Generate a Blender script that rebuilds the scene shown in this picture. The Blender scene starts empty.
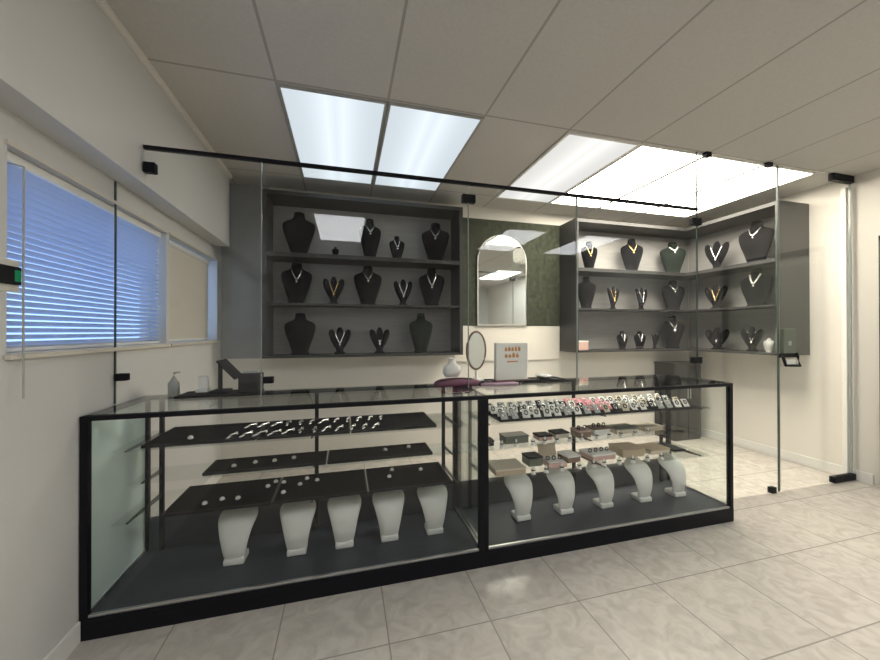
import bpy, bmesh, math, random
from mathutils import Vector, Matrix
random.seed(7)
S = bpy.context.scene
COL = S.collection
PI = math.pi

# ------------------------------------------------------------------ render look
S.view_settings.view_transform = 'Standard'
S.view_settings.look = 'None'
S.view_settings.gamma = 1
S.view_settings.use_curve_mapping = False
S.view_settings.exposure = 1.15
S.cycles.transparent_max_bounces = 40
S.cycles.max_bounces = 12
S.cycles.glossy_bounces = 6
S.cycles.sample_clamp_indirect = 6.0

# ------------------------------------------------------------------ measures (m)
CEIL = 2.67
XW = 5.42            # right wall
YB = 1.80            # back wall
YF = -5.0            # wall behind the camera
XS, ZS = .118, 2.046 # soffit along the left wall
YG = .241            # glass partition
HK = .953            # counter height
TILE = .61; TX = .724
CD = .51             # case depth

# ------------------------------------------------------------------ materials
def newmat(name):
    m = bpy.data.materials.new(name); m.use_nodes = True
    nt = m.node_tree; nt.nodes.clear()
    out = nt.nodes.new('ShaderNodeOutputMaterial')
    return m, nt, out
def pbr(name, col, rough=.5, metal=0, spec=.5, noise=0, nscale=20, bump=0, bscale=80, stretch=None, trans=0):
    m, nt, out = newmat(name)
    b = nt.nodes.new('ShaderNodeBsdfPrincipled')
    b.inputs['Base Color'].default_value = (*col, 1)
    b.inputs['Roughness'].default_value = rough
    b.inputs['Metallic'].default_value = metal
    b.inputs['Specular IOR Level'].default_value = spec
    tc = nt.nodes.new('ShaderNodeTexCoord')
    mp = nt.nodes.new('ShaderNodeMapping'); nt.links.new(tc.outputs['Object'], mp.inputs[0])
    if stretch: mp.inputs['Scale'].default_value = stretch
    if noise:
        n = nt.nodes.new('ShaderNodeTexNoise'); n.inputs['Scale'].default_value = nscale; n.inputs['Detail'].default_value = 4
        nt.links.new(mp.outputs[0], n.inputs['Vector'])
        r = nt.nodes.new('ShaderNodeValToRGB')
        r.color_ramp.elements[0].position = .3; r.color_ramp.elements[1].position = .7
        r.color_ramp.elements[0].color = (*[c*(1-noise) for c in col], 1)
        r.color_ramp.elements[1].color = (*[min(1, c*(1+noise)) for c in col], 1)
        nt.links.new(n.outputs['Fac'], r.inputs[0]); nt.links.new(r.outputs[0], b.inputs['Base Color'])
    if bump:
        n2 = nt.nodes.new('ShaderNodeTexNoise'); n2.inputs['Scale'].default_value = bscale
        nt.links.new(mp.outputs[0], n2.inputs['Vector'])
        bp = nt.nodes.new('ShaderNodeBump'); bp.inputs['Strength'].default_value = bump; bp.inputs['Distance'].default_value = .005
        nt.links.new(n2.outputs['Fac'], bp.inputs['Height']); nt.links.new(bp.outputs[0], b.inputs['Normal'])
    nt.links.new(b.outputs[0], out.inputs[0])
    return m
def math_node(nt, op, a, b=None, c=None):
    n = nt.nodes.new('ShaderNodeMath'); n.operation = op
    for i, v in enumerate((a, b, c)):
        if v is None: continue
        if isinstance(v, (int, float)): n.inputs[i].default_value = v
        else: nt.links.new(v, n.inputs[i])
    return n.outputs[0]
def grid_mask(nt, sx, sy, ox, oy, w):
    tc = nt.nodes.new('ShaderNodeTexCoord'); sp = nt.nodes.new('ShaderNodeSeparateXYZ')
    nt.links.new(tc.outputs['Object'], sp.inputs[0])
    ms = []; cells = []
    for ax, s, o in ((0, sx, ox), (1, sy, oy)):
        u = math_node(nt, 'DIVIDE', math_node(nt, 'SUBTRACT', sp.outputs[ax], o), s)
        cells.append(math_node(nt, 'FLOOR', u))
        f = math_node(nt, 'FRACT', u)
        e = math_node(nt, 'MINIMUM', f, math_node(nt, 'SUBTRACT', 1.0, f))
        ms.append(math_node(nt, 'LESS_THAN', e, w/s/2))
    return math_node(nt, 'MAXIMUM', *ms), cells, tc
def mix(nt, fac, a, b):
    n = nt.nodes.new('ShaderNodeMix'); n.data_type = 'RGBA'
    if isinstance(fac, (int, float)): n.inputs[0].default_value = fac
    else: nt.links.new(fac, n.inputs[0])
    for i, v in ((6, a), (7, b)):
        if isinstance(v, tuple): n.inputs[i].default_value = (*v, 1)
        else: nt.links.new(v, n.inputs[i])
    return n.outputs[2]

def floor_mat():
    m, nt, out = newmat('floor_tile_cream')
    g, cells, tc = grid_mask(nt, .457, .457, .353, -.349, .006)
    n1 = nt.nodes.new('ShaderNodeTexNoise'); n1.inputs['Scale'].default_value = 11; n1.inputs['Detail'].default_value = 8; n1.inputs['Distortion'].default_value = 1.2
    n2 = nt.nodes.new('ShaderNodeTexNoise'); n2.inputs['Scale'].default_value = 22; n2.inputs['Detail'].default_value = 5
    wn = nt.nodes.new('ShaderNodeTexWhiteNoise'); cx = nt.nodes.new('ShaderNodeCombineXYZ')
    nt.links.new(cells[0], cx.inputs[0]); nt.links.new(cells[1], cx.inputs[1]); nt.links.new(cx.outputs[0], wn.inputs['Vector'])
    add = nt.nodes.new('ShaderNodeVectorMath'); add.operation = 'ADD'
    sc = nt.nodes.new('ShaderNodeVectorMath'); sc.operation = 'SCALE'; sc.inputs['Scale'].default_value = 7
    nt.links.new(wn.outputs['Color'], sc.inputs[0]); nt.links.new(sc.outputs[0], add.inputs[0]); nt.links.new(tc.outputs['Object'], add.inputs[1])
    nt.links.new(add.outputs[0], n1.inputs['Vector']); nt.links.new(add.outputs[0], n2.inputs['Vector'])
    r = nt.nodes.new('ShaderNodeValToRGB')
    r.color_ramp.elements[0].position = .34; r.color_ramp.elements[1].position = .62
    r.color_ramp.elements[0].color = (.46, .425, .38, 1); r.color_ramp.elements[1].color = (.60, .565, .51, 1)
    nt.links.new(n1.outputs['Fac'], r.inputs[0])
    c = mix(nt, math_node(nt, 'MULTIPLY', n2.outputs['Fac'], .45), r.outputs[0], (.50, .46, .40))
    c = mix(nt, g, c, (.31, .29, .26))
    b = nt.nodes.new('ShaderNodeBsdfPrincipled'); nt.links.new(c, b.inputs['Base Color'])
    b.inputs['Roughness'].default_value = .2; b.inputs['Specular IOR Level'].default_value = .4
    bp = nt.nodes.new('ShaderNodeBump'); bp.inputs['Strength'].default_value = .35; bp.inputs['Distance'].default_value = .003; bp.invert = True
    nt.links.new(g, bp.inputs['Height']); nt.links.new(bp.outputs[0], b.inputs['Normal'])
    nt.links.new(b.outputs[0], out.inputs[0]); return m
def ceil_mat():
    m, nt, out = newmat('ceiling_tile')
    g, cells, tc = grid_mask(nt, TILE, TILE*2, TX, YG, .014)
    n = nt.nodes.new('ShaderNodeTexNoise'); n.inputs['Scale'].default_value = 60; nt.links.new(tc.outputs['Object'], n.inputs['Vector'])
    c = mix(nt, n.outputs['Fac'], (.52, .505, .475), (.60, .58, .55))
    c = mix(nt, g, c, (.36, .34, .32))
    b = nt.nodes.new('ShaderNodeBsdfPrincipled'); nt.links.new(c, b.inputs['Base Color']); b.inputs['Roughness'].default_value = .9
    bp = nt.nodes.new('ShaderNodeBump'); bp.inputs['Strength'].default_value = .25; bp.inputs['Distance'].default_value = .002
    nt.links.new(n.outputs['Fac'], bp.inputs['Height']); nt.links.new(bp.outputs[0], b.inputs['Normal'])
    nt.links.new(b.outputs[0], out.inputs[0]); return m
def glass_mat(name, tint, f0=.026, rough=0.0):
    m, nt, out = newmat(name)
    geo = nt.nodes.new('ShaderNodeNewGeometry')
    dot = nt.nodes.new('ShaderNodeVectorMath'); dot.operation = 'DOT_PRODUCT'
    nt.links.new(geo.outputs['Normal'], dot.inputs[0]); nt.links.new(geo.outputs['Incoming'], dot.inputs[1])
    c = math_node(nt, 'ABSOLUTE', dot.outputs['Value'])
    s = math_node(nt, 'POWER', math_node(nt, 'SUBTRACT', 1.0, c), 5.0)
    f = math_node(nt, 'MULTIPLY_ADD', s, 1-f0, f0)
    t = nt.nodes.new('ShaderNodeBsdfTransparent'); t.inputs[0].default_value = (*tint, 1)
    gl = nt.nodes.new('ShaderNodeBsdfGlossy'); gl.inputs['Roughness'].default_value = rough
    mx = nt.nodes.new('ShaderNodeMixShader')
    nt.links.new(f, mx.inputs[0]); nt.links.new(t.outputs[0], mx.inputs[1]); nt.links.new(gl.outputs[0], mx.inputs[2])
    nt.links.new(mx.outputs[0], out.inputs[0]); return m
def lamp_mat(name, col, strength, streak=0):
    m, nt, out = newmat(name)
    e = nt.nodes.new('ShaderNodeEmission'); e.inputs[0].default_value = (*col, 1); e.inputs[1].default_value = strength
    if streak:      # two tubes glowing through a ribbed lens
        tc = nt.nodes.new('ShaderNodeTexCoord'); sp = nt.nodes.new('ShaderNodeSeparateXYZ'); nt.links.new(tc.outputs['Object'], sp.inputs[0])
        a = math_node(nt, 'ABSOLUTE', sp.outputs[0])
        d = math_node(nt, 'ABSOLUTE', math_node(nt, 'SUBTRACT', a, .05))
        g = math_node(nt, 'POWER', math_node(nt, 'SUBTRACT', 1.0, math_node(nt, 'MINIMUM', math_node(nt, 'MULTIPLY', d, 4.5), 1.0)), 2.0)
        st = math_node(nt, 'MULTIPLY_ADD', g, strength*streak, strength*(1-streak*.3))
        nt.links.new(st, e.inputs[1])
    nt.links.new(e.outputs[0], out.inputs[0]); return m
def slat_mat():
    m, nt, out = newmat('blind_slat_white')
    d = nt.nodes.new('ShaderNodeBsdfDiffuse'); d.inputs[0].default_value = (.75, .78, .82, 1)
    t = nt.nodes.new('ShaderNodeBsdfTranslucent'); t.inputs[0].default_value = (.6, .7, .85, 1)
    mx = nt.nodes.new('ShaderNodeMixShader'); mx.inputs[0].default_value = .5
    nt.links.new(d.outputs[0], mx.inputs[1]); nt.links.new(t.outputs[0], mx.inputs[2]); nt.links.new(mx.outputs[0], out.inputs[0]); return m

M = dict(
 floor=floor_mat(), ceil=ceil_mat(),
 wall=pbr('wall_paint_white', (.62, .615, .595), .7, bump=.08, bscale=150),
 wallb=pbr('wall_paint_cream', (.77, .74, .675), .7, bump=.08, bscale=150),
 grey=pbr('wall_panel_blue_grey', (.34, .355, .36), .6, noise=.06, nscale=6),
 white=pbr('white_enamel', (.80, .79, .75), .4),
 cream=pbr('cream_moulding', (.80, .77, .71), .5),
 black=pbr('black_metal', (.006, .006, .009), .5, spec=.2),
 blackm=pbr('black_matt', (.012, .012, .014), .7, spec=.2),
 deck=pbr('charcoal_deck', (.045, .054, .068), .5, noise=.15, nscale=8, stretch=(1, 12, 1)),
 frame=pbr('cabinet_dark_laminate', (.026, .026, .026), .45, noise=.2, nscale=5, stretch=(20, 20, 1)),
 back=pbr('cabinet_grey_back', (.30, .295, .285), .55, noise=.08, nscale=4, stretch=(1, 1, 14)),
 steel=pbr('brushed_aluminium', (.62, .63, .64), .3, metal=1),
 silver=pbr('polished_silver', (.9, .9, .9), .18, metal=.85),
 gold=pbr('polished_gold', (.85, .60, .28), .22, metal=.9),
 velvet=pbr('black_velvet', (.0045, .0045, .006), .8, bump=.2, bscale=300, spec=.06),
 velvetg=pbr('dark_green_velvet', (.010, .015, .012), .8, bump=.2, bscale=300, spec=.06),
 leather=pbr('white_leatherette', (.74, .74, .70), .5, bump=.12, bscale=120),
 green=pbr('green_plush_panel', (.036, .044, .024), .85, noise=.6, nscale=22, bump=.5, bscale=90),
 mirror=pbr('mirror_silvered', (.82, .84, .80), .03, metal=1),
 board=pbr('white_board', (.80, .76, .68), .5),
 glass=glass_mat('clear_glass', (.985, .992, .988)),
 glassg=glass_mat('green_tinted_glass', (.972, .993, .984)),
 mint=pbr('mint_lit_wall_tone', (.70, .84, .79), .12, spec=.5),  # opaque mint colour stands in for the lit wall seen through clear glass
 edge=pbr('polished_glass_edge', (.30, .34, .32), .12),
 edged=pbr('dark_glass_edge', (.05, .07, .06), .3),
 slat=slat_mat(),
 shade=pbr('beige_roller_fabric', (.62, .58, .50), .8),
 pink=pbr('pink_card', (.80, .25, .32), .5), cardw=pbr('white_card', (.86, .85, .80), .5),
 cardg=pbr('grey_card', (.38, .39, .37), .5), brown=pbr('brown_wood_box', (.20, .12, .08), .45),
 tan=pbr('tan_leather', (.45, .36, .25), .5), olive=pbr('grey_green_case', (.14, .16, .12), .45),
 beige=pbr('beige_linen', (.62, .55, .43), .7), rose=pbr('rose_box', (.62, .42, .36), .5),
 purple=pbr('purple_cloth', (.14, .04, .08), .75), orange=pbr('orange_ink', (.65, .30, .10), .6),
 led=lamp_mat('green_led', (.1, 1, .4), .06), plate=pbr('keypad_plate', (.70, .68, .62), .5),
 jamb=pbr('door_green_bronze', (.05, .07, .055), .4),
 lampL=lamp_mat('lens_cool_dim', (.84, .93, 1.0), .40, .3),
 lampM=lamp_mat('lens_neutral_dim', (1.0, .99, .95), .40, .3),
 lampR=lamp_mat('lens_warm_bright', (1.0, .91, .77), 9.0),
 lampF=lamp_mat('lens_neutral_bright', (.97, .98, 1.0), 5.2),
)

# ------------------------------------------------------------------ mesh helpers
class MB:
    def __init__(s): s.bm = bmesh.new()
    def box(s, x0, x1, y0, y1, z0, z1, bev=0):
        r = bmesh.ops.create_cube(s.bm, size=1)['verts']
        for v in r:
            v.co = Vector(((x0+x1)/2 + v.co.x*(x1-x0), (y0+y1)/2 + v.co.y*(y1-y0), (z0+z1)/2 + v.co.z*(z1-z0)))
        if bev:
            es = list({e for v in r for e in v.link_edges})
            bmesh.ops.bevel(s.bm, geom=es, offset=bev, segments=2, affect='EDGES', profile=.6)
        return s
    def loft(s, secs, n=20, power=2.0):
        """secs: (cx, cy, z, half_x, half_y)"""
        rings = []
        for cx, cy, z, a, b in secs:
            ring = []
            for i in range(n):
                t = 2*PI*i/n; c, q = math.cos(t), math.sin(t)
                ring.append(s.bm.verts.new((cx + a*math.copysign(abs(c)**(2/power), c), cy + b*math.copysign(abs(q)**(2/power), q), z)))
            rings.append(ring)
        for A, B in zip(rings, rings[1:]):
            for i in range(n):
                s.bm.faces.new((A[i], A[(i+1) % n], B[(i+1) % n], B[i]))
        s.bm.faces.new(rings[0][::-1]); s.bm.faces.new(rings[-1]); return s
    def tube(s, pts, r, n=8, closed=False):
        pts = [Vector(p) for p in pts]; rings = []; k = len(pts)
        up = Vector((0, 0, 1))
        for i, p in enumerate(pts):
            if closed: d = pts[(i+1) % k] - pts[i-1]
            else: d = pts[min(i+1, k-1)] - pts[max(i-1, 0)]
            d.normalize(); ref = up if abs(d.z) < .95 else Vector((1, 0, 0))
            a = d.cross(ref).normalized(); b = a.cross(d).normalized()
            rr = r[i] if isinstance(r, (list, tuple)) else r
            rings.append([s.bm.verts.new(p + a*math.cos(2*PI*j/n)*rr + b*math.sin(2*PI*j/n)*rr) for j in range(n)])
        for i in range(k if closed else k-1):
            A, B = rings[i], rings[(i+1) % k]
            for j in range(n): s.bm.faces.new((A[j], A[(j+1) % n], B[(j+1) % n], B[j]))
        if not closed: s.bm.faces.new(rings[0][::-1]); s.bm.faces.new(rings[-1])
        return s
    def prism(s, poly, ax, a, b):
        """poly of 2D points in the plane across axis ax, from a to b"""
        def P(u, v, w): return {'x': (w, u, v), 'y': (u, w, v), 'z': (u, v, w)}[ax]
        A = [s.bm.verts.new(P(u, v, a)) for u, v in poly]; B = [s.bm.verts.new(P(u, v, b)) for u, v in poly]
        s.bm.faces.new(A); s.bm.faces.new(B[::-1])
        for i in range(len(poly)):
            j = (i+1) % len(poly); s.bm.faces.new((A[j], A[i], B[i], B[j]))
        return s
    def xf(s, m): bmesh.ops.transform(s.bm, matrix=m, verts=s.bm.verts); return s
    def build(s, name, mat, parent=None, smooth=False, loc=None):
        bmesh.ops.recalc_face_normals(s.bm, faces=s.bm.faces)
        me = bpy.data.meshes.new(name); s.bm.to_mesh(me); s.bm.free()
        me.materials.append(M[mat] if isinstance(mat, str) else mat)
        if smooth:
            for p in me.polygons: p.use_smooth = True
        o = bpy.data.objects.new(name, me); COL.objects.link(o)
        if loc: o.location = loc
        if parent: o.parent = parent
        return o
def thing(name, label, cat, loc=(0, 0, 0), rz=0, group=None):
    o = bpy.data.objects.new(name, None); COL.objects.link(o); o.location = loc; o.rotation_euler.z = rz
    o.empty_display_size = .1
    return tag(o, label, cat, group)
def tag(o, label, cat, group=None):
    o['label'] = label; o['category'] = cat
    if group: o['group'] = group
    return o
def struct(name, mb, mat, label=None):
    o = mb.build(name, mat); o['kind'] = 'structure'
    if label: o['label'] = label
    return o
def dup(root, loc, rz, label, group=None):
    r = root.copy(); COL.objects.link(r); r.location = loc; r.rotation_euler.z = rz; r['label'] = label
    if group: r['group'] = group
    for ch in list(root.children):
        c = ch.copy(); COL.objects.link(c); c.parent = r
        for g in list(ch.children):
            q = g.copy(); COL.objects.link(q); q.parent = c
    return r
ORD = ['first', 'second', 'third', 'fourth', 'fifth', 'sixth', 'seventh', 'eighth', 'ninth', 'tenth', 'eleventh', 'twelfth', 'thirteenth', 'fourteenth', 'fifteenth', 'sixteenth', 'seventeenth', 'eighteenth', 'nineteenth', 'twentieth']

# ------------------------------------------------------------------ the room
struct('floor', MB().box(-.12, XW+.12, YF, YB+.12, -.1, 0), 'floor', 'cream veined floor tiles')
struct('ceiling', MB().box(-.12, XW+.12, YF, YB+.12, CEIL, CEIL+.08), 'ceil', 'suspended ceiling of off-white tiles')
WZ0, WZ1 = 1.235, 1.93
W1a, W1b, W2a, W2b = -.33, .76, .80, 1.68
wl = MB()
wl.box(-.14, 0, YF, W1a, 0, CEIL).box(-.14, 0, W1a, W2b, 0, WZ0).box(-.14, 0, W1a, W2b, WZ1, CEIL).box(-.14, 0, W2b, YB+.12, 0, CEIL).box(-.14, 0, W1b, W2a, WZ0, WZ1)
struct('wall_left', wl, 'wall', 'white left wall with the windows')
struct('wall_back', MB().box(0, XW, YB, YB+.12, 0, CEIL), 'wallb', 'cream wall behind the wall cabinets')
struct('wall_right', MB().box(XW, XW+.12, YF, YB+.12, 0, CEIL), 'wallb', 'cream wall at the right')
struct('wall_front', MB().box(-.12, XW+.12, YF-.12, YF, 0, CEIL), 'wall', 'wall behind the camera')
struct('trim_1', MB().box(.001, XS, YF, 1.60, ZS, CEIL-.001), 'wall', 'white soffit box along the top of the left wall')
struct('trim_2', MB().box(XS, XS+.022, YF, 1.60, CEIL-.035, CEIL-.002, .004), 'cream', 'cream ceiling moulding on the soffit')
struct('trim_3', MB().box(.001, .398, YB-.02, YB-.001, 1.06, CEIL-.002), 'grey', 'blue-grey panel in the far left corner')
struct('trim_4', MB().box(XW-.05, XW-.001, YG+.02, YG+.055, 0, CEIL-.09, .003), 'white', 'white strip behind the glass door')  # upright white strip just behind the door's wall-side edge
struct('baseboard_left', MB().box(.001, .014, YF, .0-.005, 0, .09, .003).box(.001, .014, .53, YB-.03, 0, .09, .003), 'white')
struct('baseboard_back', MB().box(.02, XW-.02, YB-.014, YB-.001, 0, .09, .003), 'white')
struct('baseboard_right', MB().box(XW-.014, XW-.001, .12, YB-.02, 0, .09, .003), 'white')
# doorway in the right wall, its jamb just inside the picture
dr = MB().box(XW-.03, XW-.001, -.86, .07, 0, .03).box(XW-.035, XW-.001, .03, .07, 0, 2.1).box(XW-.035, XW-.001, -.86, -.82, 0, 2.1).box(XW-.035, XW-.001, -.86, .07, 2.06, 2.1)
d1 = struct('door_1', dr, 'jamb', 'dark green-bronze door frame in the right wall')
MB().box(XW-.02, XW-.002, -.82, .03, .03, 2.06).build('door_leaf', 'glassg', d1)

# windows
def window(name, ya, yb, label):
    f = MB()
    for a, b, c, d in ((ya, yb, WZ0, WZ0+.03), (ya, yb, WZ1-.03, WZ1), (ya, ya+.025, WZ0, WZ1), (yb-.025, yb, WZ0, WZ1)):
        f.box(-.13, -.09, a, b, c, d)
    w = struct(name, f, 'shade', label)
    MB().box(-.115, -.108, ya+.02, yb-.02, WZ0+.02, WZ1-.02).build('pane', 'glass', w)
    # slim casing proud of the wall and a sill
    MB().box(.001, .010, ya-.012, yb+.012, WZ1, WZ1+.016, .002).box(.001, .022, ya-.012, yb+.012, WZ0-.022, WZ0-.004, .003).build('casing', 'shade', w)
    return w
window('window_1', W1a, W1b-.0, 'window with sunlit blue blinds')
window('window_2', W2a, W2b, 'window with a drawn beige shade')
bl = thing('window_blind', 'white horizontal slat blind glowing blue in the window at the left', 'blind', (-.045, (W1a+W1b)/2, WZ0))
L = (W1b-W1a)/2 - .008
MB().box(-.02, .02, -L, L, WZ1-WZ0-.035, WZ1-WZ0-.002, .004).build('head_rail', 'white', bl)
sl = MB(); nsl = 27
for i in range(nsl):
    z = .03 + i*(WZ1-WZ0-.075)/(nsl-1)
    b = bmesh.new(); bmesh.ops.create_cube(b, size=1)
    T = Matrix.Translation((0, 0, z)) @ Matrix.Rotation(math.radians(-38), 4, 'Y') @ Matrix.Diagonal((.026, 2*L, .0012, 1))
    bmesh.ops.transform(b, matrix=T, verts=b.verts)
    me = bpy.data.meshes.new('t'); b.to_mesh(me); b.free(); sl.bm.from_mesh(me); bpy.data.meshes.remove(me)
sl.build('slats', 'slat', bl)
MB().box(-.013, .013, -L, L, .003, .015, .003).build('bottom_rail', 'white', bl)
tag(MB().tube([(.03, -.31, 1.87), (.03, -.31, 1.5), (.031, -.31, 1.08)], .003).tube([(-.02, -.31, 1.88), (.03, -.31, 1.87)], .0025).build('blind_wand', 'cardg'), 'thin grey blind wand hanging down past the sill at far left', 'wand')
sh = thing('roller_shade', 'beige roller shade drawn down in the window beyond the glass screen', 'blind', (-.05, (W2a+1.60)/2, WZ0))
h2 = (1.60-W2a)/2
MB().box(-.002, .002, -h2+.03, h2, .02, WZ1-WZ0-.03).build('shade_cloth', 'shade', sh)
MB().tube([(0, -h2+.01, WZ1-WZ0-.03), (0, h2, WZ1-WZ0-.03)], .018, 12).build('roller', 'white', sh)
MB().box(-.006, .006, -h2+.03, h2, .008, .022, .002).build('bottom_bar', 'white', sh)
kp = thing('alarm_keypad', 'small black keypad with a green light on a pale wall plate by the window', 'keypad', (.001, -.345, 1.495))
MB().box(0, .008, -.06, .05, -.055, .055, .003).build('wall_plate', 'plate', kp)
kb = MB().box(.008, .025, -.05, .035, -.03, .03, .003).build('keypad_body', 'blackm', kp)
MB().box(.025, .027, .008, .030, -.02, .018).build('light', 'led', kb)

# ------------------------------------------------------------------ ceiling lights
def ceiling_light(k, y0, mat, label, group):
    cx = TX + TILE*(k+.5); cy = y0 + TILE
    o = thing('ceiling_light', label, 'ceiling light', (cx, cy, CEIL), 0, group)
    f = MB(); a, b = TILE/2-.003, TILE-.003; w = .016; g = .014
    f.box(-a, a, -b, -b+w, -g, -.001).box(-a, a, b-w, b, -g, -.001).box(-a, -a+w, -b+w, b-w, -g, -.001).box(a-w, a, -b+w, b-w, -g, -.001)
    f.build('frame', 'cardg' if mat in ('lampL',) else 'white', o)
    MB().box(-a+w, a-w, -b+w, b-w, -.009, -.002).build('diffuser', mat, o)
    return o
G = 'ceiling light panels'
ceiling_light(0, YG+.012, 'lampL', 'cool ceiling light panel on the left of the pair above the left wall cabinet', G)
ceiling_light(1, YG+.012, 'lampL', 'cool ceiling light panel on the right of the pair above the left wall cabinet', G)
ceiling_light(3, YG+.012, 'lampM', 'dimmer white ceiling panel left of the three dazzling warm panels', G)
ceiling_light(4, YG+.012, 'lampR', 'dazzling warm ceiling panel directly beside the dimmer white panel', G)
ceiling_light(5, YG+.012, 'lampR', 'dazzling warm ceiling panel in the middle of the right-hand three', G)
ceiling_light(6, YG+.012, 'lampR', 'dazzling warm ceiling panel nearest the right wall', G)
ceiling_light(0, YG-2*TILE*2-.98+.012-.0, 'lampF', 'front-room ceiling panel seen reflected in the glass over the left wall cabinet', G)
ceiling_light(4, YG-2*TILE*2-.98+.012, 'lampF', 'front-room ceiling panel seen reflected in the glass over the green panel', G)
ceiling_light(6, YG-2*TILE*2-.98+.012, 'lampF', 'front-room ceiling panel seen reflected at the corner cabinet edge', G)

# ------------------------------------------------------------------ glass partition
TH = .005
SHEEN = 'glass'
def pane(name, poly, label, edges):
    o = thing(name, label, 'glass panel', (0, YG, 0), 0, 'frameless glass screen panels')
    MB().prism(poly, 'y', -TH, TH).build('pane', SHEEN, o)
    return o
def clamp(o, x, z, w=.05, h=.035):
    MB().box(x-w/2, x+w/2, -.018, .018, z-h/2, z+h/2, .003).build('clamp', 'black', o)
zr = 2.215; zc = HK+.002
p1 = pane('glass_panel', [(.004, zc), (.655, zc), (.655, zr), (XS+.004, zr), (XS+.004, ZS-.004), (.004, ZS-.004)], 'clear glass panel notched around the soffit at the left wall', 0)
clamp(p1, .032, 1.085, .05); clamp(p1, XS+.03, 2.125, .05, .05)
MB().box(.0015, .0055, -TH-.001, TH+.001, zc, ZS-.004).build('edge', 'edged', p1)
MB().box(.653, .6565, -TH-.001, TH+.001, zc, zr).build('edge', 'edge', p1)
p2 = pane('glass_panel', [(.659, zc), (1.828, zc), (1.828, zr), (.659, zr)], 'clear glass panel in front of the left wall cabinet', 0)
clamp(p2, .69, 1.047, .05); clamp(p2, 1.83, 2.13, .085, .05)
MB().box(1.826, 1.8295, -TH-.001, TH+.001, zc, zr).build('edge', 'edge', p2)
p3 = pane('glass_panel', [(1.832, zc), (2.606, zc), (2.606, zr), (1.832, zr)], 'clear glass panel in front of the green wall and arched mirror', 0)
MB().box(2.603, 2.609, -TH-.001, TH+.001, zc, zr).build('edge', 'edge', p3)
p4 = pane('glass_panel', [(2.611, zc), (3.648, zc), (3.648, zr), (2.611, zr)], 'clear glass panel over the right showcase', 0)
clamp(p4, 3.64, 2.13, .085, .05); clamp(p4, 3.64, 1.09, .085, .045)
p5 = pane('glass_panel', [(3.676, .002), (4.495, .002), (4.495, CEIL-.008), (3.652, CEIL-.008), (3.652, HK+.004), (3.676, HK+.004)], 'full height fixed glass panel between the right showcase and glass door', 0)
clamp(p5, 3.755, CEIL-.02, .05, .035); clamp(p5, 4.40, CEIL-.02, .05, .035); clamp(p5, 4.42, .025, .05, .045)
MB().box(4.493, 4.497, -TH-.001, TH+.001, .002, CEIL-.01).build('edge', 'edged', p5)
MB().box(3.650, 3.6535, -TH-.001, TH+.001, HK+.004, CEIL-.01).build('edge', 'edged', p5)
gd = thing('glass_door', 'frameless clear glass door with black corner hinges at the right', 'door', (0, YG, 0))
MB().prism([(4.503, .01), (5.385, .01), (5.385, CEIL-.012), (4.503, CEIL-.012)], 'y', -TH, TH).build('pane', SHEEN, gd)
MB().box(5.14, 5.405, -.02, .02, CEIL-.065, CEIL-.004, .004).build('hinge', 'black', gd)
MB().box(5.13, 5.405, -.02, .02, .004, .055, .004).build('hinge', 'black', gd)
MB().box(4.501, 4.506, -TH-.001, TH+.001, .01, CEIL-.012).build('edge', 'edge', gd)
MB().box(5.378, 5.388, -TH-.002, TH+.002, .06, CEIL-.07).build('edge', 'edge', gd)
lk = MB().box(4.515, 4.66, -.03, .03, 1.125, 1.325, .006).build('lock', 'olive', gd)
MB().loft([(4.575, 0, 1.19, .014, .045), (4.575, 0, 1.225, .014, .045)], 16).build('keyhole', 'steel', lk)
MB().tube([(4.50, -.03, 1.10), (4.50, -.05, 1.03), (4.66, -.05, 1.025), (4.67, -.03, 1.10), (4.67, -.02, 1.13)], .011).box(4.49, 4.68, -.022, -.006, 1.09, 1.122, .004).build('handle', 'black', gd)
MB().box(4.54, 4.64, -.035, -.008, 1.03, 1.075, .004).build('tag', 'cardw', gd)
tag(MB().box(XS+.003, 3.655, YG-.012, YG+.012, zr+.002, zr+.020, .002).build('header_rail', 'black'), 'long black header rail along the top of the glass screen', 'rail')

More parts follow.
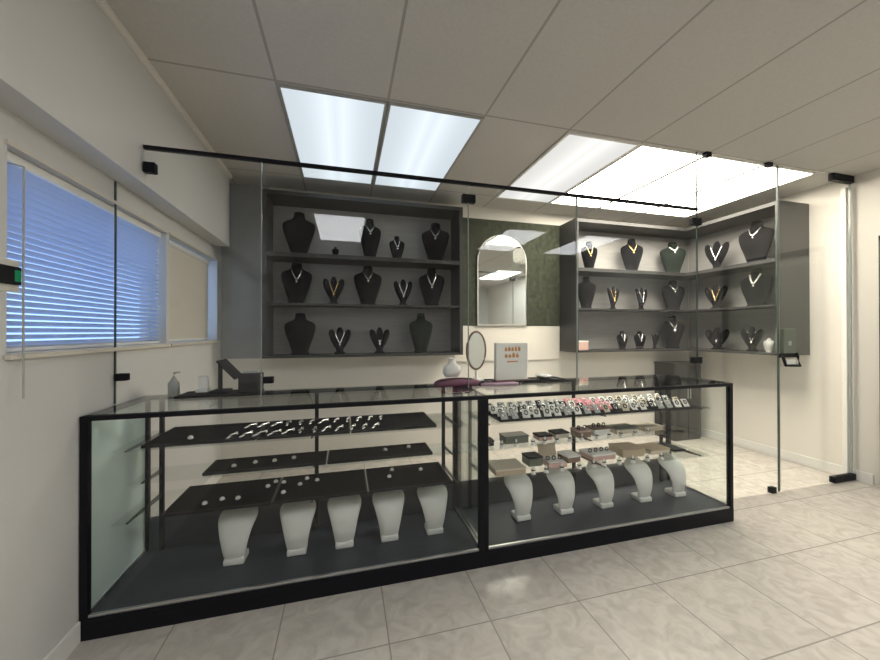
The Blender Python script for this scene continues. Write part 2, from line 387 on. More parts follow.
# ------------------------------------------------------------------ showcases
ZD = .088
def showcase(xa, xb, label):
    W = xb-xa
    o = thing('display_case', label, 'display case', (xa, 0, 0), 0, 'glass showcases')
    p = .028
    MB().box(.001, W-.001, -.002, CD-.01, 0, .070, .002).box(.001, W-.001, -.002, .010, .070, ZD+.002, .001).build('plinth', 'black', o)
    MB().box(0, W, .0115, CD, .0715, ZD, .001).build('deck', 'deck', o)
    for x in (0, W-p):
        for y in (0, CD-p):
            MB().box(x, x+p, y, y+p, ZD, HK-.026, .002).build('corner_post', 'black', o)
    t = MB(); z0, z1 = HK-.026, HK-.006
    t.box(0, W, 0, p, z0, z1).box(0, W, CD-p, CD, z0, z1).box(0, p, p, CD-p, z0, z1).box(W-p, W, p, CD-p, z0, z1)
    t.build('top_frame', 'black', o)
    MB().box(.002, W-.002, .002, CD-.002, HK-.006, HK, .001).build('glass_top', 'glassg', o)
    MB().box(p, W-p, .008, .013, ZD+.012, HK-.027).build('front_glass', 'glass', o)
    MB().box(p, W-p, .004, .018, ZD, ZD+.014, .002).build('glass_channel', 'steel', o)
    for x in (.008, W-.013):
        sg = MB().box(x, x+.005, p, CD-p, ZD+.012, HK-.027).build('side_glass', 'mint' if xa < .1 and x < .1 else 'glassg', o)
        if xa < .1 and x < .1: sg['label'] = 'side glass with the lit wall behind painted in as pale mint'
        MB().box(x-.005, x+.01, p, CD-p, ZD, ZD+.014, .002).build('glass_channel', 'steel', o)
    MB().box(p, W-p, CD-.016, CD-.006, ZD, .27, .002).build('rear_panel', 'deck', o)
    for k, x in enumerate((.093, W/2-.0, W-.10)):
        s = MB().box(x-.011, x+.011, CD-.034, CD-.018, ZD, HK-.027, .001).build('shelf_standard', 'black', o)
    for z, ya in ((.752, .11), (.548, .25), (.412, .12)):
        MB().box(.05, W-.05, ya, CD-.036, z, z+.007, .001).build('shelf', 'glassg', o)
        for x in (.093, W/2, W-.10):
            MB().prism([(ya+.03, z-.002), (CD-.035, z-.002), (CD-.035, z-.03), (ya+.03, z-.010)], 'x', x-.003, x+.003).build('shelf_bracket', 'black', o)
    return o
X1, X2, X3 = .004, 1.833, 3.670
showcase(X1, X2, 'black framed glass showcase at the left with dark trays and upright white necklace forms')
showcase(X2, X3, 'black framed glass showcase at the right crowded with small boxes and cards')

# trays on the left case shelves
def tray(x0, x1, y0, y1, z, label, mat='velvet', h=.014, group='flat jewelry trays'):
    o = thing('jewelry_tray', label, 'tray', ((x0+x1)/2, (y0+y1)/2, z), 0, group)
    a, b = (x1-x0)/2, (y1-y0)/2
    MB().box(-a+.006, a-.006, -b+.006, b-.006, 0, h*.6).build('tray_bed', mat, o)
    MB().box(-a, a, -b, -b+.006, 0, h).box(-a, a, b-.006, b, 0, h).box(-a, -a+.006, -b+.006, b-.006, 0, h).box(a-.006, a, -b+.006, b-.006, 0, h).build('rim', 'black', o)
    return o
ZT = .7595
xs = [.165, .655, 1.12, 1.60]
for i, w in enumerate(('left', 'middle', 'right')):
    tray(xs[i], xs[i+1]-.006, .125, .465, ZT, 'black velvet tray at the %s of the top shelf in the left showcase' % w)
for i, w in enumerate(('left', 'right')):
    tray(.37+i*.62, .37+i*.62+.614, .262, .468, .5555, 'narrow black tray at the %s of the middle shelf in the left showcase' % w)
for i, w in enumerate(('left', 'middle', 'right')):
    tray(.24+i*.487, .24+i*.487+.48, .14, .465, .4195, 'black velvet tray at the %s of the bottom shelf in the left showcase' % w)

# bracelets: two rows laid on the top-left trays
def bracelet_proto(label):
    o = thing('bracelet', label, 'bracelet', (0, 0, 0), 0, 'silver bracelets laid in two rows')
    pts = [(math.sin(t*9)*.006 + (t-.5)*.024, (t-.5)*.102, .006 + .003*abs(math.sin(t*12))) for t in [i/16 for i in range(17)]]
    MB().tube(pts, .0058, 6).build('chain', 'silver', o, True)
    MB().loft([(.015, .045, .001, .006, .008), (.015, .045, .012, .006, .008)], 10).build('clasp', 'cardw', o)
    return o
bp = None
rows = [('front', .19, [.53+.066*i for i in range(12)]), ('back', .37, [.57+.066*i for i in range(12)])]
for rn, y, xl in rows:
    for i, x in enumerate(xl):
        lab = 'silver bracelet %s from left in the %s row, left case top shelf' % (ORD[i], rn)
        if .635 < x < .675: x += .0
        loc = (x+random.uniform(-.006, .006), y+random.uniform(-.006, .006), ZT+.0095); rz = random.uniform(-.25, .25)
        if bp is None:
            bp = bracelet_proto(lab); bp.location = loc; bp.rotation_euler.z = rz
        else: dup(bp, loc, rz, lab)
# white studs / earrings
def stud_proto(label):
    o = thing('earring', label, 'earring', (0, 0, 0), 0, 'small white earrings on the dark trays')
    MB().loft([(0, 0, 0, .010, .010), (0, 0, .006, .013, .013), (0, 0, .014, .010, .010), (0, 0, .018, .003, .003)], 12).build('stone', 'cardw', o, True)
    MB().tube([(.011*math.cos(a), .011*math.sin(a)-.001, .003) for a in [2*PI*i/12 for i in range(12)]], .002, 5, True).build('setting', 'silver', o, True)
    return o
zb = .4195+.0095
spots = [(.40, .21, zb, 'bottom'), (.47, .24, zb, 'bottom'), (.546, .23, zb, 'bottom'), (.668, .345, zb, 'bottom'), (.70, .40, zb, 'bottom'), (.746, .378, zb, 'bottom'), (.765, .24, zb, 'bottom'), (.84, .325, zb, 'bottom'),
         (.87, .40, zb, 'bottom'), (.93, .36, zb, 'bottom'), (1.345, .30, zb, 'bottom'), (1.374, .40, zb, 'bottom'), (1.55, .36, zb, 'bottom'),
         (.50, .33, .565, 'middle'), (.60, .36, .565, 'middle'), (.70, .36, .565, 'middle'), (.80, .38, .565, 'middle'), (1.33, .38, .565, 'middle'), (1.48, .40, .565, 'middle'),
         (.34, .20, ZT+.0095, 'top')]
sp0 = None; cnt = {}
for x, y, z, sname in spots:
    i = cnt.get(sname, 0); cnt[sname] = i+1
    lab = 'small white earring on the %s shelf of the left showcase, %s from the left' % (sname, ORD[i]) if sname != 'top' else 'lone white earring at the left end of the top shelf in the left showcase'
    if sp0 is None: sp0 = stud_proto(lab); sp0.location = (x, y, z)
    else: dup(sp0, (x, y, z), random.uniform(0, 3), lab)

# white necklace forms on the decks
def neck_form(label):
    o = thing('necklace_form', label, 'necklace display', (0, 0, 0), 0, 'white curved necklace forms')
    prof = [(.004, .012, .050), (-.012, .05, .056), (-.020, .095, .064), (-.016, .145, .075), (.002, .19, .088), (.030, .228, .100), (.062, .252, .098), (.085, .264, .080), (.098, .272, .046), (.106, .290, .034), (.112, .306, .032)]
    bm = bmesh.new(); n = 12; G_ = []
    for k, (y, z, hw) in enumerate(prof):
        row = []
        for i in range(n+1):
            t = -1 + 2*i/n
            bend = .016 + .020*min(k, 7)/7
            row.append(bm.verts.new((hw*math.sin(t*1.25)/math.sin(1.25), y + bend*t*t, z - (.018*t*t if 4 < k < 8 else 0))))
        G_.append(row)
    for A, B in zip(G_, G_[1:]):
        for i in range(n): bm.faces.new((A[i], A[i+1], B[i+1], B[i]))
    m = MB(); m.bm.free(); m.bm = bm
    b = m.build('form', 'leather', o, True)
    sm = b.modifiers.new('thick', 'SOLIDIFY'); sm.thickness = .010; sm.offset = -1
    ss = b.modifiers.new('soft', 'SUBSURF'); ss.levels = 1; ss.render_levels = 1
    MB().box(-.050, .050, -.012, .085, 0, .034, .009).build('foot', 'leather', o, True)
    return o
nf = None
left = ['left-most', 'second', 'middle', 'fourth', 'right-most']
for i, x in enumerate((.526, .833, 1.085, 1.34, 1.612)):
    lab = 'white leatherette necklace form on the left showcase deck, %s of five' % left[i]
    if nf is None: nf = neck_form(lab); nf.location = (x, .235, ZD)
    else: dup(nf, (x, .235, ZD), 0, lab)
nf.rotation_euler.z = -.05
for i, x in enumerate((2.20, 2.518, 2.835, 3.16, 3.47)):
    dup(nf, (x, .235, ZD), random.uniform(-.05, .05), 'white leatherette necklace form on the right showcase deck, %s of five' % left[i])

# ------------------------------------------------------------------ right case goods
for i, w in enumerate(('left', 'middle', 'right')):
    tray(1.99+i*.50, 1.99+i*.50+.49, .125, .465, ZT, 'black velvet tray at the %s of the top shelf in the right showcase' % w)
def card_proto(mat, charm, label):
    o = thing('earring_card', label, 'jewelry card', (0, 0, 0), 0, 'small jewelry cards in rows')
    T = Matrix.Rotation(math.radians(-38), 4, 'X')
    c = MB().box(-.024, .024, -.002, .002, 0, .060, .0015); c.xf(T); c.build('card', mat, o)
    st = MB().box(-.018, .018, .006, .030, 0, .004).box(-.004, .004, .026, .030, 0, .030); st.build('easel', 'blackm', o)
    ch = MB().tube([(.011*math.cos(a), -.004, .034+.014*math.sin(a)) for a in [2*PI*i/14 for i in range(14)]], .0032, 6, True); ch.xf(T); ch.build('charm', charm, o, True)
    return o
protos = {}
kinds = [('cardw', 'blackm', 'white'), ('cardg', 'silver', 'grey'), ('blackm', 'silver', 'black'), ('pink', 'cardw', 'pink'), ('beige', 'blackm', 'beige')]
rown = ['front', 'second', 'third', 'back']
for r in range(4):
    for i in range(20):
        x = 2.03 + i*.0745 + (.012 if r % 2 else 0); y = .15 + r*.078
        if r in (1, 2) and 9 <= i <= 11 or (r == 3 and 8 <= i <= 10): k = 3
        else: k = random.choice((0, 0, 1, 1, 2, 4, 0))
        m, ch, cn = kinds[k]
        lab = '%s jewelry card %s from left in the %s row on the right showcase top shelf' % (cn, ORD[i], rown[r])
        loc = (x, y, ZT+.0095); rz = random.uniform(-.2, .2)
        if k not in protos:
            protos[k] = card_proto(m, ch, lab); protos[k].location = loc; protos[k].rotation_euler.z = rz
        else: dup(protos[k], loc, rz, lab)

def jbox(x, y, z, w, d_, h, mat, lid, label, lidopen=False, rings=0, cat='box'):
    o = thing('jewelry_box', label, cat, (x, y, z), random.uniform(-.08, .08), 'boxes on the lower shelves')
    MB().box(-w/2, w/2, -d_/2, d_/2, 0, h, .004).build('box_body', mat, o)
    if lidopen:
        l = MB().box(-w/2, w/2, 0, .008, 0, d_*.6, .003); l.xf(Matrix.Translation((0, d_/2-.004, h)) @ Matrix.Rotation(math.radians(-18), 4, 'X')); l.build('lid', lid, o)
        MB().box(-w/2+.008, w/2-.008, -d_/2+.008, d_/2-.012, h, h+.004).build('cushion', 'cardw', o)
    else:
        MB().box(-w/2-.003, w/2+.003, -d_/2-.003, d_/2+.003, h+.0005, h+.012, .004).build('lid', lid, o)
    for i in range(rings):
        xx = -w/2 + w*(i+.5)/rings; zz = h + (.012 if not lidopen else .004)
        MB().tube([(xx+.012*math.cos(a), -d_*.1, zz+.013+.012*math.sin(a)) for a in [2*PI*j/12 for j in range(12)]], .004, 6, True).build('ring', 'blackm', o, True)
    return o
Z2, Z3 = .5555, .4195
jbox(1.99, .36, Z2, .09, .08, .025, 'blackm', 'blackm', 'flat black box at the left end of the right case middle shelf')
jbox(2.20, .37, Z2, .17, .10, .040, 'olive', 'olive', 'long grey-green case on the middle shelf of the right showcase')
jbox(2.42, .37, Z2, .10, .09, .025, 'rose', 'blackm', 'small rose box with black lid beside the grey-green case')
jbox(2.56, .39, Z2, .11, .09, .030, 'beige', 'blackm', 'small beige box with black lid left of the black centre upright')
jbox(2.72, .36, Z2, .10, .10, .040, 'brown', 'rose', 'brown box with a rose lid beside the black centre upright', False, 2)
jbox(2.87, .37, Z2, .13, .10, .045, 'cardw', 'brown', 'white box with brown lid and dark rings on the middle shelf', False, 3)
jbox(3.09, .38, Z2, .19, .12, .030, 'beige', 'olive', 'beige box with olive-green lid on the middle shelf')
jbox(3.33, .38, Z2, .18, .12, .022, 'tan', 'beige', 'flat tan box at the right end of the middle shelf')
jbox(2.08, .24, Z3, .20, .16, .030, 'tan', 'beige', 'beige padded box at the left end of the right case bottom shelf')
jbox(2.30, .30, Z3, .10, .10, .050, 'olive', 'blackm', 'dark squat box on the right case bottom shelf beside the padded beige one')
jbox(2.43, .26, Z3, .13, .14, .030, 'rose', 'tan', 'open rose box with tan lid standing on the bottom shelf', True, 3)
jbox(2.58, .30, Z3, .10, .12, .035, 'brown', 'cardw', 'small brown box with white lid left of the bottom shelf bracket')
jbox(2.81, .30, Z3, .19, .14, .030, 'rose', 'cardw', 'rose box with white top carrying four dark rings', False, 4)
jbox(3.06, .30, Z3, .18, .15, .045, 'tan', 'tan', 'tan leather box on the right case bottom shelf')
jbox(3.29, .30, Z3, .18, .14, .022, 'beige', 'tan', 'low beige box with tan lid on the bottom shelf')
jbox(3.46, .30, Z3, .10, .16, .008, 'olive', 'blackm', 'thin black folder at the right end of the bottom shelf', cat='folder')

def ring_cone(label):
    o = thing('ring_cone', label, 'ring holder', (0, 0, 0), 0, 'small ring cones among the boxes')
    MB().loft([(0, 0, 0, .016, .016), (0, 0, .004, .016, .016), (0, 0, .006, .010, .010), (0, 0, .045, .004, .004)], 14).build('cone', 'cardw', o, True)
    MB().tube([(.010*math.cos(a), .010*math.sin(a), .024) for a in [2*PI*i/12 for i in range(12)]], .0035, 6, True).build('ring', 'blackm', o, True)
    return o
rc = None
for zz, nm, yy, xl in ((Z2, 'middle', .275, [1.97, 2.07, 2.17, 2.29, 2.38, 2.47, 2.57, 2.67, 2.79, 2.89, 2.99, 3.11, 3.23]), (Z3, 'bottom', .16, [2.02, 2.13, 2.22, 2.31, 2.42, 2.55, 2.66, 2.74, 2.86, 2.97, 3.09, 3.21])):
    for i, x in enumerate(xl):
        if nm == 'bottom' and x < 2.5: yy = .145
        lab = 'small white ring cone %s from left on the %s shelf of the right showcase' % (ORD[i], nm)
        if nm == 'bottom' and x < 2.2: continue
        if rc is None: rc = ring_cone(lab); rc.location = (x, yy, zz)
        else: dup(rc, (x, yy, zz), i*.7, lab)

# ------------------------------------------------------------------ wall cabinets
def panel(name, o, b, mat='frame'): return MB().box(*b, .0015).build(name, mat, o)
s1, s2, cb, ct = 2.002, 1.559, 1.076, 2.534
def cabinet(xa, xb, ya, yb, label, sides=('l', 'r'), face='y'):
    o = thing('wall_cabinet', label, 'cabinet', (xa, ya, cb), 0, 'open grey wall display cabinets')
    W, D, H = xb-xa, yb-ya, ct-cb; t = .035
    panel('top_panel', o, (0, W, 0, D, H-t, H)); panel('bottom_panel', o, (0, W, 0, D, 0, .02))
    if face == 'y':
        panel('back_panel', o, (.0, W, D-.012, D, .021, H-t-.001), 'back')
        if 'l' in sides: panel('side_panel', o, (0, t, 0, D-.013, .021, H-t-.001))
        if 'r' in sides: panel('side_panel', o, (W-t, W, 0, D-.013, .021, H-t-.001))
        panel('shelf', o, (t if 'l' in sides else 0, W-(t if 'r' in sides else 0), .006, D-.013, s1-cb-.038, s1-cb))
        panel('shelf', o, (t if 'l' in sides else 0, W-(t if 'r' in sides else 0), .006, D-.013, s2-cb-.018, s2-cb))
    else:
        panel('back_panel', o, (W-.012, W, t, D-.013, .021, H-t-.001), 'back')
        panel('back_panel', o, (.0, W-.013, D-.012, D, .021, H-t-.001), 'back')
        panel('side_panel', o, (0, W, 0, t-.001, .021, H-t-.001))
        panel('shelf', o, (.006, W-.013, t, D-.013, s1-cb-.038, s1-cb))
        panel('shelf', o, (.006, W-.013, t, D-.013, s2-cb-.018, s2-cb))
    return o
cabinet(.401, 2.213, 1.483, 1.797, 'grey open cabinet on the back wall left of the green panel')
cabinet(3.497, 5.013, 1.483, 1.797, 'grey open cabinet on the back wall right of the green panel', ('l',))
cabinet(5.016, 5.417, .543, 1.797, 'grey open cabinet on the right wall with a dark end panel', face='x')
YS, XR = 1.63, 5.20
# green wall, mirror, white board
tag(MB().box(2.216, 3.494, 1.775, 1.797, 1.37, 2.535, .003).build('plush_panel', 'green'), 'dark green plush panel on the wall between the cabinets', 'wall panel')
tag(MB().box(2.216, 3.494, 1.78, 1.797, .985, 1.367, .002).build('splash_board', 'board'), 'white board on the wall below the green panel', 'board')
am = thing('arched_mirror', 'tall arched mirror on the green wall panel', 'mirror', (2.765, 1.765, 1.375))
def arch(hw, hs, z0=0):
    pts = [(-hw, z0), (hw, z0)]
    for i in range(21):
        a = PI*i/20; pts.append((hw*math.cos(a), hs + hw*math.sin(a)))
    return pts
MB().prism(arch(.285, .70), 'y', -.004, .004).build('mirror_glass', 'mirror', am)
fr = MB(); P_ = [(x, -.002, z) for x, z in arch(.290, .70)]; fr.tube(P_, .008, 8, True); fr.build('frame', 'white', am, True)

# low dark cabinet in the corner
lc = thing('storage_cabinet', 'low dark grey cabinet in the back right corner', 'cabinet', (4.86, 1.50, 0))
MB().box(0, .40, .012, .29, 0, .90, .003).build('cabinet_body', 'frame', lc)
MB().box(-.01, .41, 0, .29, .901, .925, .003).build('top', 'frame', lc)
for k in (0, 1):
    dd = MB().box(.004+k*.198, .194+k*.202, 0, .011, .03, .895, .002).build('door', 'frame', lc)
    MB().tube([(.18+k*.04, -.012, .50), (.18+k*.04, -.012, .62)], .005).build('handle', 'steel', dd)

# ------------------------------------------------------------------ black busts
def bust(h, label, loc, rz=0, mat='velvet', slim=1.0, group='black necklace busts'):
    o = thing('necklace_bust', label, 'necklace display', loc, rz, group)
    k = h*slim
    b = MB().loft([(0, 0, .0, .19*k, .12*h), (0, 0, .03*h, .19*k, .12*h), (0, 0, .055*h, .16*k, .10*h), (0, 0, .22*h, .205*k, .11*h), (0, -.01*h, .42*h, .265*k, .125*h), (0, -.01*h, .58*h, .305*k, .125*h),
                   (0, 0, .68*h, .315*k, .11*h), (0, .005*h, .74*h, .30*k, .095*h), (0, .015*h, .785*h, .24*k, .085*h), (0, .02*h, .82*h, .16*k, .08*h), (0, .025*h, .86*h, .115*k, .075*h), (0, .03*h, .93*h, .105*k, .07*h)], 24)
    b.build('torso', mat, o, True)
    MB().loft([(0, .03*h, .932*h, .105*h*slim, .072*h), (0, .033*h, .98*h, .10*h*slim, .07*h), (0, .035*h, 1.0*h, .07*h*slim, .05*h)], 20).build('neck_cap', mat, o, True)
    return o
def necklace(h, loc, rz, label, mat='silver', deep=.50, r=.0034, gem=.010, slim=1.0):
    pts = []
    for i in range(25):
        t = -1 + 2*i/24
        x = .115*h*slim*math.copysign(abs(t)**.8, t)
        z = h*(deep + .03 + (.80-deep)*abs(t)**1.3)
        y = -.135*h + .10*h*abs(t)**1.6 - .004
        pts.append((x, y, z))
    o = thing('necklace', label, 'necklace', loc, rz, 'necklaces on the busts')
    MB().tube(pts, r, 6).build('chain', mat, o, True)
    MB().loft([(0, -.135*h-.006, deep*h-gem*2, gem*.3, gem*.3), (0, -.135*h-.006, deep*h-gem, gem, gem*.5), (0, -.135*h-.006, deep*h, gem*.4, gem*.4)], 10).build('pendant', mat, o, True)
    return o
def prong_stand(h, w, label, loc, rz=0, mat='velvet'):
    o = thing('prong_stand', label, 'jewelry stand', loc, rz, 'small three-pronged black stands')
    MB().loft([(0, 0, 0, .22*w, .17*w), (0, 0, .05*h, .22*w, .17*w), (0, 0, .09*h, .14*w, .11*w), (0, 0, .22*h, .16*w, .10*w), (0, 0, .30*h, .20*w, .09*w)], 18).build('base', mat, o, True)
    for sgn in (-1, 0, 1):
        L_ = h*(.80 if sgn else .84)
        b = MB().loft([(0, 0, 0, .06*w, .06*w), (0, -.01, L_*.3, .12*w, .07*w), (0, -.012, L_*.6, .15*w, .07*w), (0, -.008, L_*.85, .13*w, .06*w), (0, 0, L_, .06*w, .04*w)], 14)
        b.xf(Matrix.Translation((sgn*.06*w, .0, .16*h)) @ Matrix.Rotation(math.atan2(.32*w*sgn, .8*h), 4, 'Y'))
        b.build('prong', mat, o, True)
    return o
def vchain(h, w, loc, rz, label, mat='silver'):
    o = thing('necklace', label, 'necklace', loc, rz, 'necklaces on the busts')
    pts = [((-1+2*i/16)*.20*w, -.11*w-.012+.02*abs(-1+2*i/16), h*(.40+.42*abs(-1+2*i/16)**1.2)) for i in range(17)]
    MB().tube(pts, .0042, 6).build('chain', mat, o, True)
    MB().loft([(0, -.11*w-.016, h*.30, .003, .003), (0, -.11*w-.016, h*.35, .010, .006), (0, -.11*w-.016, h*.41, .005, .004)], 10).build('pendant', mat, o, True)
    return o
e = .001
# left cabinet, top shelf
bust(.40, 'plain wide black bust at the left end of the left cabinet top shelf', (.68, YS, s1+e), slim=1.12)
bust(.10, 'tiny black stand right of the first bust on the left cabinet top shelf', (1.0, YS, s1+e))
bust(.39, 'slim black bust wearing a short silver choker, left cabinet top shelf', (1.32, YS, s1+e), slim=.85); necklace(.39, (1.32, YS, s1+e), 0, 'short silver choker on the slim bust, left cabinet top shelf', deep=.62, r=.005, slim=.9)
bust(.24, 'small black bust right of centre on the left cabinet top shelf', (1.58, YS, s1+e)); necklace(.24, (1.58, YS, s1+e), 0, 'fine silver necklace on the small top shelf bust of the left cabinet')
bust(.40, 'black bust at the right end of the left cabinet top shelf', (1.97, YS, s1+e), -.25, slim=1.1); necklace(.40, (1.97, YS, s1+e), -.25, 'round silver necklace on the right end bust, left cabinet top shelf', deep=.60)
# left cabinet, middle shelf
bust(.38, 'black bust at the left end of the left cabinet middle shelf', (.66, YS, s2+e), .1, slim=1.1); necklace(.38, (.66, YS, s2+e), .1, 'silver collar on the left end bust, left cabinet middle shelf', deep=.55, r=.004)
prong_stand(.26, .22, 'three-pronged black stand, second on the left cabinet middle shelf', (.985, YS, s2+e)); vchain(.26, .2, (.985, YS, s2+e), 0, 'gold chain on the second stand, left cabinet middle shelf', 'gold')
bust(.38, 'black bust at the centre of the left cabinet middle shelf', (1.30, YS, s2+e), slim=1.1); necklace(.38, (1.30, YS, s2+e), 0, 'short silver necklace on the centre bust, left cabinet middle shelf', deep=.62)
prong_stand(.26, .21, 'three-pronged black stand, fourth on the left cabinet middle shelf', (1.64, YS, s2+e)); vchain(.26, .22, (1.64, YS, s2+e), 0, 'bright silver V necklace on the fourth stand, left cabinet middle shelf')
bust(.39, 'black bust at the right end of the left cabinet middle shelf', (1.93, YS, s2+e), -.2, slim=1.05); necklace(.39, (1.93, YS, s2+e), -.2, 'bright silver V necklace on the right end bust, left cabinet middle shelf', deep=.50, r=.006)
# left cabinet, bottom shelf
zb2 = cb+.021
bust(.38, 'plain black bust at the left end of the left cabinet bottom shelf', (.69, YS, zb2), slim=1.12)
prong_stand(.25, .23, 'three-pronged black stand, second on the left cabinet bottom shelf', (1.04, YS, zb2)); vchain(.25, .22, (1.04, YS, zb2), 0, 'silver chain on the second stand, left cabinet bottom shelf')
prong_stand(.25, .22, 'three-pronged black stand, third on the left cabinet bottom shelf', (1.41, YS, zb2)); vchain(.25, .15, (1.41, YS, zb2), 0, 'thin silver chain on the third stand, left cabinet bottom shelf')
bust(.39, 'tall plain grey-black bust at the right end of the left cabinet bottom shelf', (1.82, YS, zb2), -.1, 'velvetg', slim=.95)
# back right cabinet
bust(.33, 'small black bust at the left end of the corner cabinet top shelf', (3.78, YS, s1+e), -.3, slim=.9); necklace(.33, (3.78, YS, s1+e), -.3, 'dark gold necklace on the left end bust, corner cabinet top shelf', 'gold')
bust(.40, 'black bust with draped necklace, middle of the corner cabinet top shelf', (4.37, YS, s1+e), -.4, slim=1.0); necklace(.40, (4.37, YS, s1+e), -.4, 'gold necklace on the middle bust, corner cabinet top shelf', 'gold', deep=.58)
bust(.40, 'dark green-black bust in the corner of the corner cabinet top shelf', (4.98, YS, s1+e), -.45, 'velvetg', slim=1.15); necklace(.40, (4.98, YS, s1+e), -.45, 'pale collar on the green-black corner bust, top shelf', 'cardw', deep=.68, r=.007)
bust(.37, 'black bust at the left end of the corner cabinet middle shelf', (3.74, YS, s2+e), -.5, slim=.9)
prong_stand(.27, .18, 'left one of two pronged stands on the corner cabinet middle shelf', (4.10, YS, s2+e)); vchain(.27, .16, (4.10, YS, s2+e), 0, 'gold chain on the left pronged stand, corner cabinet middle shelf', 'gold')
prong_stand(.27, .19, 'right one of two pronged stands on the corner cabinet middle shelf', (4.50, YS, s2+e)); vchain(.27, .18, (4.50, YS, s2+e), 0, 'silver chain on the right pronged stand, corner cabinet middle shelf')
bust(.37, 'wide black bust in the corner on the corner cabinet middle shelf', (4.98, YS, s2+e), -.4, slim=1.15); necklace(.37, (4.98, YS, s2+e), -.4, 'grey collar on the corner bust, middle shelf', deep=.64, r=.005)
bust(.21, 'left of two small round busts on the corner cabinet bottom shelf', (4.23, YS, zb2), 0, slim=1.15); necklace(.21, (4.23, YS, zb2), 0, 'silver necklace on the left small bust, corner cabinet bottom shelf', r=.005)
bust(.21, 'right of two small round busts on the corner cabinet bottom shelf', (4.48, YS, zb2), -.2, slim=1.15); necklace(.21, (4.48, YS, zb2), -.2, 'silver necklace on the right small bust, corner cabinet bottom shelf', r=.005)
prong_stand(.19, .12, 'tiny pronged stand beside the corner bust on the bottom shelf', (4.70, YS, zb2))
bust(.40, 'black bust with a bright pendant in the corner of the bottom shelf', (4.97, YS, zb2), -.4, slim=1.05); necklace(.40, (4.97, YS, zb2), -.4, 'bright silver pendant necklace on the corner bust, bottom shelf', deep=.60, gem=.022)
jbox(3.66, YS, zb2, .14, .10, .09, 'rose', 'cardw', 'rose box with pale lid at the left end of the corner cabinet bottom shelf')
# right wall cabinet (faces into the room)
R = -PI/2
prong_stand(.33, .27, 'pronged black stand on the right wall cabinet top shelf', (XR, 1.26, s1+e), R*.8); vchain(.33, .28, (XR, 1.26, s1+e), R*.8, 'bright silver V necklace on the right wall cabinet top shelf stand')
bust(.44, 'large black bust on the right wall cabinet top shelf', (XR, .86, s1+e), R*.9, slim=1.1); necklace(.44, (XR, .86, s1+e), R*.9, 'pale silver collar on the large top shelf bust, right wall cabinet', deep=.62, r=.006)
prong_stand(.28, .25, 'pronged black stand on the right wall cabinet middle shelf', (XR, 1.27, s2+e), R*.8); vchain(.28, .2, (XR, 1.27, s2+e), R*.8, 'gold chain on the middle shelf stand, right wall cabinet', 'gold')
bust(.40, 'large black bust on the right wall cabinet middle shelf', (XR, .86, s2+e), R*.9, slim=1.15); necklace(.40, (XR, .86, s2+e), R*.9, 'heavy white necklace on the middle shelf bust, right wall cabinet', 'cardw', deep=.56, r=.008)
prong_stand(.25, .27, 'farther pronged stand on the right wall cabinet bottom shelf', (XR, 1.26, zb2), R*.8); vchain(.25, .16, (XR, 1.26, zb2), R*.8, 'silver chain on the farther bottom shelf stand, right wall cabinet')
prong_stand(.25, .22, 'nearer pronged stand on the right wall cabinet bottom shelf', (XR, .90, zb2), R*.8); vchain(.25, .16, (XR, .90, zb2), R*.8, 'silver chain on the nearer bottom shelf stand, right wall cabinet')
bust(.14, 'small silver-topped bust at the near end of the right wall cabinet', (XR-.08, .70, zb2), R*.9, 'cardg')

# ------------------------------------------------------------------ things on top of the counter
zt = HK+.001
mt = thing('counter_mat', 'black mat at the left end of the counter behind the glass', 'mat', (.42, .40, zt))
MB().box(-.20, .20, -.085, .095, 0, .012, .004).build('mat_pad', 'blackm', mt)
pr = thing('receipt_printer', 'black receipt printer on the counter at the left', 'printer', (.565, .42, zt+.014))
MB().box(-.055, .055, -.06, .06, 0, .10, .008).build('printer_body', 'blackm', pr)
MB().box(-.04, .04, -.02, .02, .1005, .112, .002).build('paper_slot', 'cardg', pr)
MB().prism([(-.06, .012), (-.072, .012), (-.072, .04), (-.06, .055)], 'x', -.05, .05).build('front_cover', 'black', pr)
ts = thing('tablet_stand', 'slanted tablet on a black post beside the receipt printer', 'tablet', (.405, .44, zt+.014))
MB().box(-.045, .045, -.05, .05, 0, .008, .002).build('base', 'black', ts)
MB().box(-.014, .004, -.012, .012, .008, .165, .002).build('post', 'black', ts)
t_ = MB().box(-.07, .07, -.08, .08, -.005, .005, .003); t_.xf(Matrix.Translation((.045, 0, .125)) @ Matrix.Rotation(math.radians(48), 4, 'Y')); t_.build('screen', 'blackm', ts)
ch = thing('card_holder', 'small white card holder with cards on the counter left of the tablet', 'card holder', (.315, .44, zt+.014))
MB().box(-.03, .03, -.03, .03, 0, .02, .004).build('holder', 'cardw', ch); MB().box(-.025, .025, -.004, .006, .0205, .085, .001).build('card', 'cardw', ch)
dp = thing('soap_dispenser', 'grey pump bottle on the counter nearest the left wall', 'bottle', (.175, .43, zt))
MB().loft([(0, 0, 0, .026, .026), (0, 0, .07, .027, .027), (0, 0, .09, .012, .012), (0, 0, .10, .012, .012)], 18).build('bottle_body', 'cardg', dp, True)
MB().tube([(0, 0, .1005), (0, 0, .125), (.03, 0, .128)], .005).build('pump', 'cardg', dp, True)

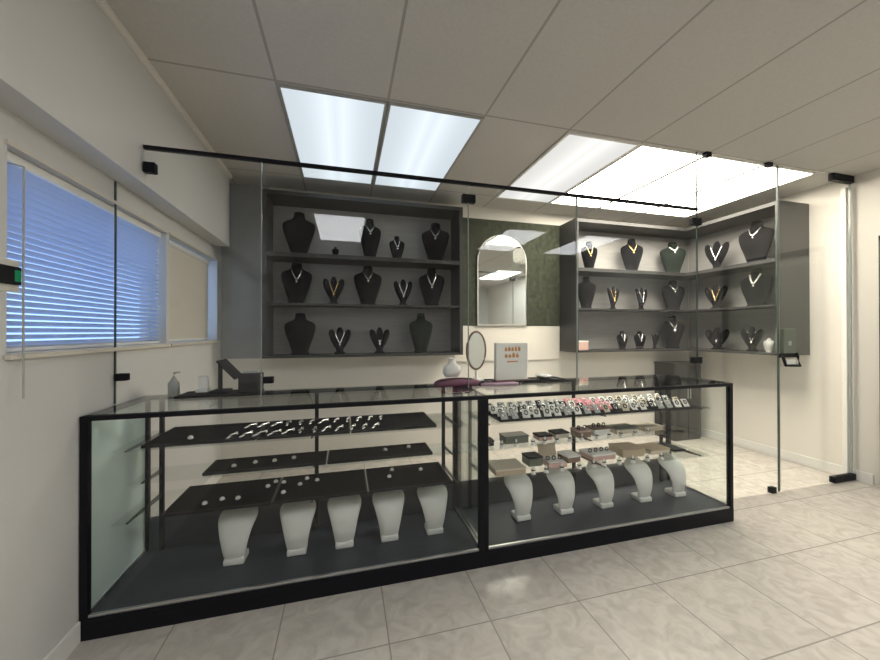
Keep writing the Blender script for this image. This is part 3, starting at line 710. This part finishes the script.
dt = tray(1.93, 2.60, .36, .50, zt, 'long dark tray on the counter under the white sign box', 'blackm', .016, 'counter trays')
pc = thing('pouch', 'crumpled purple cloth pouch on the counter at the left of the tray', 'pouch', (1.80, .40, zt))
MB().loft([(0, 0, 0, .15, .07), (.01, 0, .018, .16, .075), (0, .0, .036, .12, .055), (-.02, 0, .045, .05, .02)], 20, 2.6).build('pouch_body', 'purple', pc, True)
MB().tube([(-.12, -.03, .035), (-.06, -.05, .047), (.02, -.05, .05), (.09, -.04, .042)], .004).build('drawstring', 'blackm', pc, True)
p2c = thing('pouch', 'flat lilac cloth pouch lying in front of the dark counter tray', 'pouch', (2.07, .31, zt))
MB().loft([(0, 0, 0, .13, .03), (0, 0, .012, .135, .032), (0, 0, .020, .10, .02)], 20, 3).build('pouch_body', pbr('lilac_cloth', (.34, .22, .30), .7), p2c, True)
MB().tube([(-.10, -.012, .020), (0, -.018, .025), (.10, -.01, .020)], .003).build('drawstring', 'purple', p2c, True)
wb = thing('necklace_bust', 'small off-white bust on the counter left of the oval mirror', 'necklace display', (1.785, .455, zt+.048), .2)
MB().loft([(0, 0, 0, .05, .03), (0, 0, .03, .068, .034), (0, 0, .07, .062, .03), (0, 0, .088, .03, .024), (0, 0, .115, .022, .02)], 20).build('torso', 'leather', wb, True)
MB().loft([(0, 0, .1155, .024, .022), (0, 0, .125, .015, .014)], 16).build('neck_cap', 'leather', wb, True)
om = thing('vanity_mirror', 'oval tabletop mirror with a dark rim on the counter', 'mirror', (1.955, .44, zt+.018), .2)
rim = [(.074*math.cos(a), .0, .205+.128*math.sin(a)) for a in [2*PI*i/32 for i in range(32)]]
MB().tube(rim, .008, 8, True).build('rim', 'brown', om, True)
mg = MB().loft([(0, 0, -.003, .070, .124), (0, 0, .003, .070, .124)], 32); mg.xf(Matrix.Translation((0, 0, .205)) @ Matrix.Rotation(PI/2, 4, 'X')); mg.build('mirror_glass', 'mirror', om)
MB().loft([(0, 0, 0, .06, .045), (0, 0, .01, .055, .04), (0, 0, .016, .012, .012), (0, 0, .07, .008, .008)], 20).build('stand', 'cardw', om, True)
sb = thing('sign_box', 'white counter sign with blurred rows of orange print', 'sign', (2.22, .43, zt+.011), .0)
MB().box(-.13, .11, -.02, .02, 0, .262, .004).build('sign_board', 'cardw', sb)
random.seed(3)
lt = MB()
def stroke(x0, x1, z0, z1): lt.box(x0, x1, -.0225, -.0205, z0, z1)
for z0, n, w in ((.205, 5, .017), (.160, 4, .020)):      # too blurred to read: only dabs of ink
    for i in range(n):
        x = -.066 + i*(w+.008); a = random.uniform(.016, .028)
        stroke(x, x+w, z0, z0+a); stroke(x+w*.2, x+w*.7, z0+a, z0+a+.008)
stroke(-.050, .030, .128, .136)
lt.build('lettering', 'orange', sb)
MB().box(-.14, .12, -.035, .035, -.0005, .008, .003).build('sign_foot', 'brown', sb)
ds = thing('trinket_dish', 'small silver dish with rings at the right of the counter tray', 'dish', (2.47, .43, zt+.011))
MB().loft([(0, 0, 0, .035, .03), (0, 0, .006, .04, .035), (0, 0, .024, .062, .05), (0, 0, .027, .060, .048), (0, 0, .012, .03, .025)], 24).build('dish', 'steel', ds, True)
for i in range(3):
    MB().tube([(-.02+.02*i+.011*math.cos(a), .012*math.sin(a), .030) for a in [2*PI*j/12 for j in range(12)]], .003, 6, True).build('ring', 'silver', ds, True)

# ------------------------------------------------------------------ daylight outside the window
w = bpy.data.worlds.new('daylight'); S.world = w; w.use_nodes = True
bg = w.node_tree.nodes['Background']; bg.inputs[0].default_value = (.36, .56, 1.0, 1); bg.inputs[1].default_value = .92

# ------------------------------------------------------------------ camera
yaw, pitch, roll, F = .2608, .0045, -.0014, 354.89
r = Vector((math.cos(yaw), -math.sin(yaw), 0)); fw = Vector((math.sin(yaw), math.cos(yaw), 0)); u = Vector((0, 0, 1))
f2 = fw*math.cos(pitch) + u*math.sin(pitch); u2 = u*math.cos(pitch) - fw*math.sin(pitch)
r3 = r*math.cos(roll) + u2*math.sin(roll); u3 = u2*math.cos(roll) - r*math.sin(roll)
cam = bpy.data.cameras.new('camera'); co = bpy.data.objects.new('camera', cam); COL.objects.link(co)
mw = Matrix((r3, u3, -f2)).transposed().to_4x4(); mw.translation = Vector((1.0894, -1.8432, 1.3057))
co.matrix_world = mw; cam.sensor_fit = 'HORIZONTAL'; cam.sensor_width = 36; cam.lens = F*36/880; cam.clip_start = .02
S.camera = co
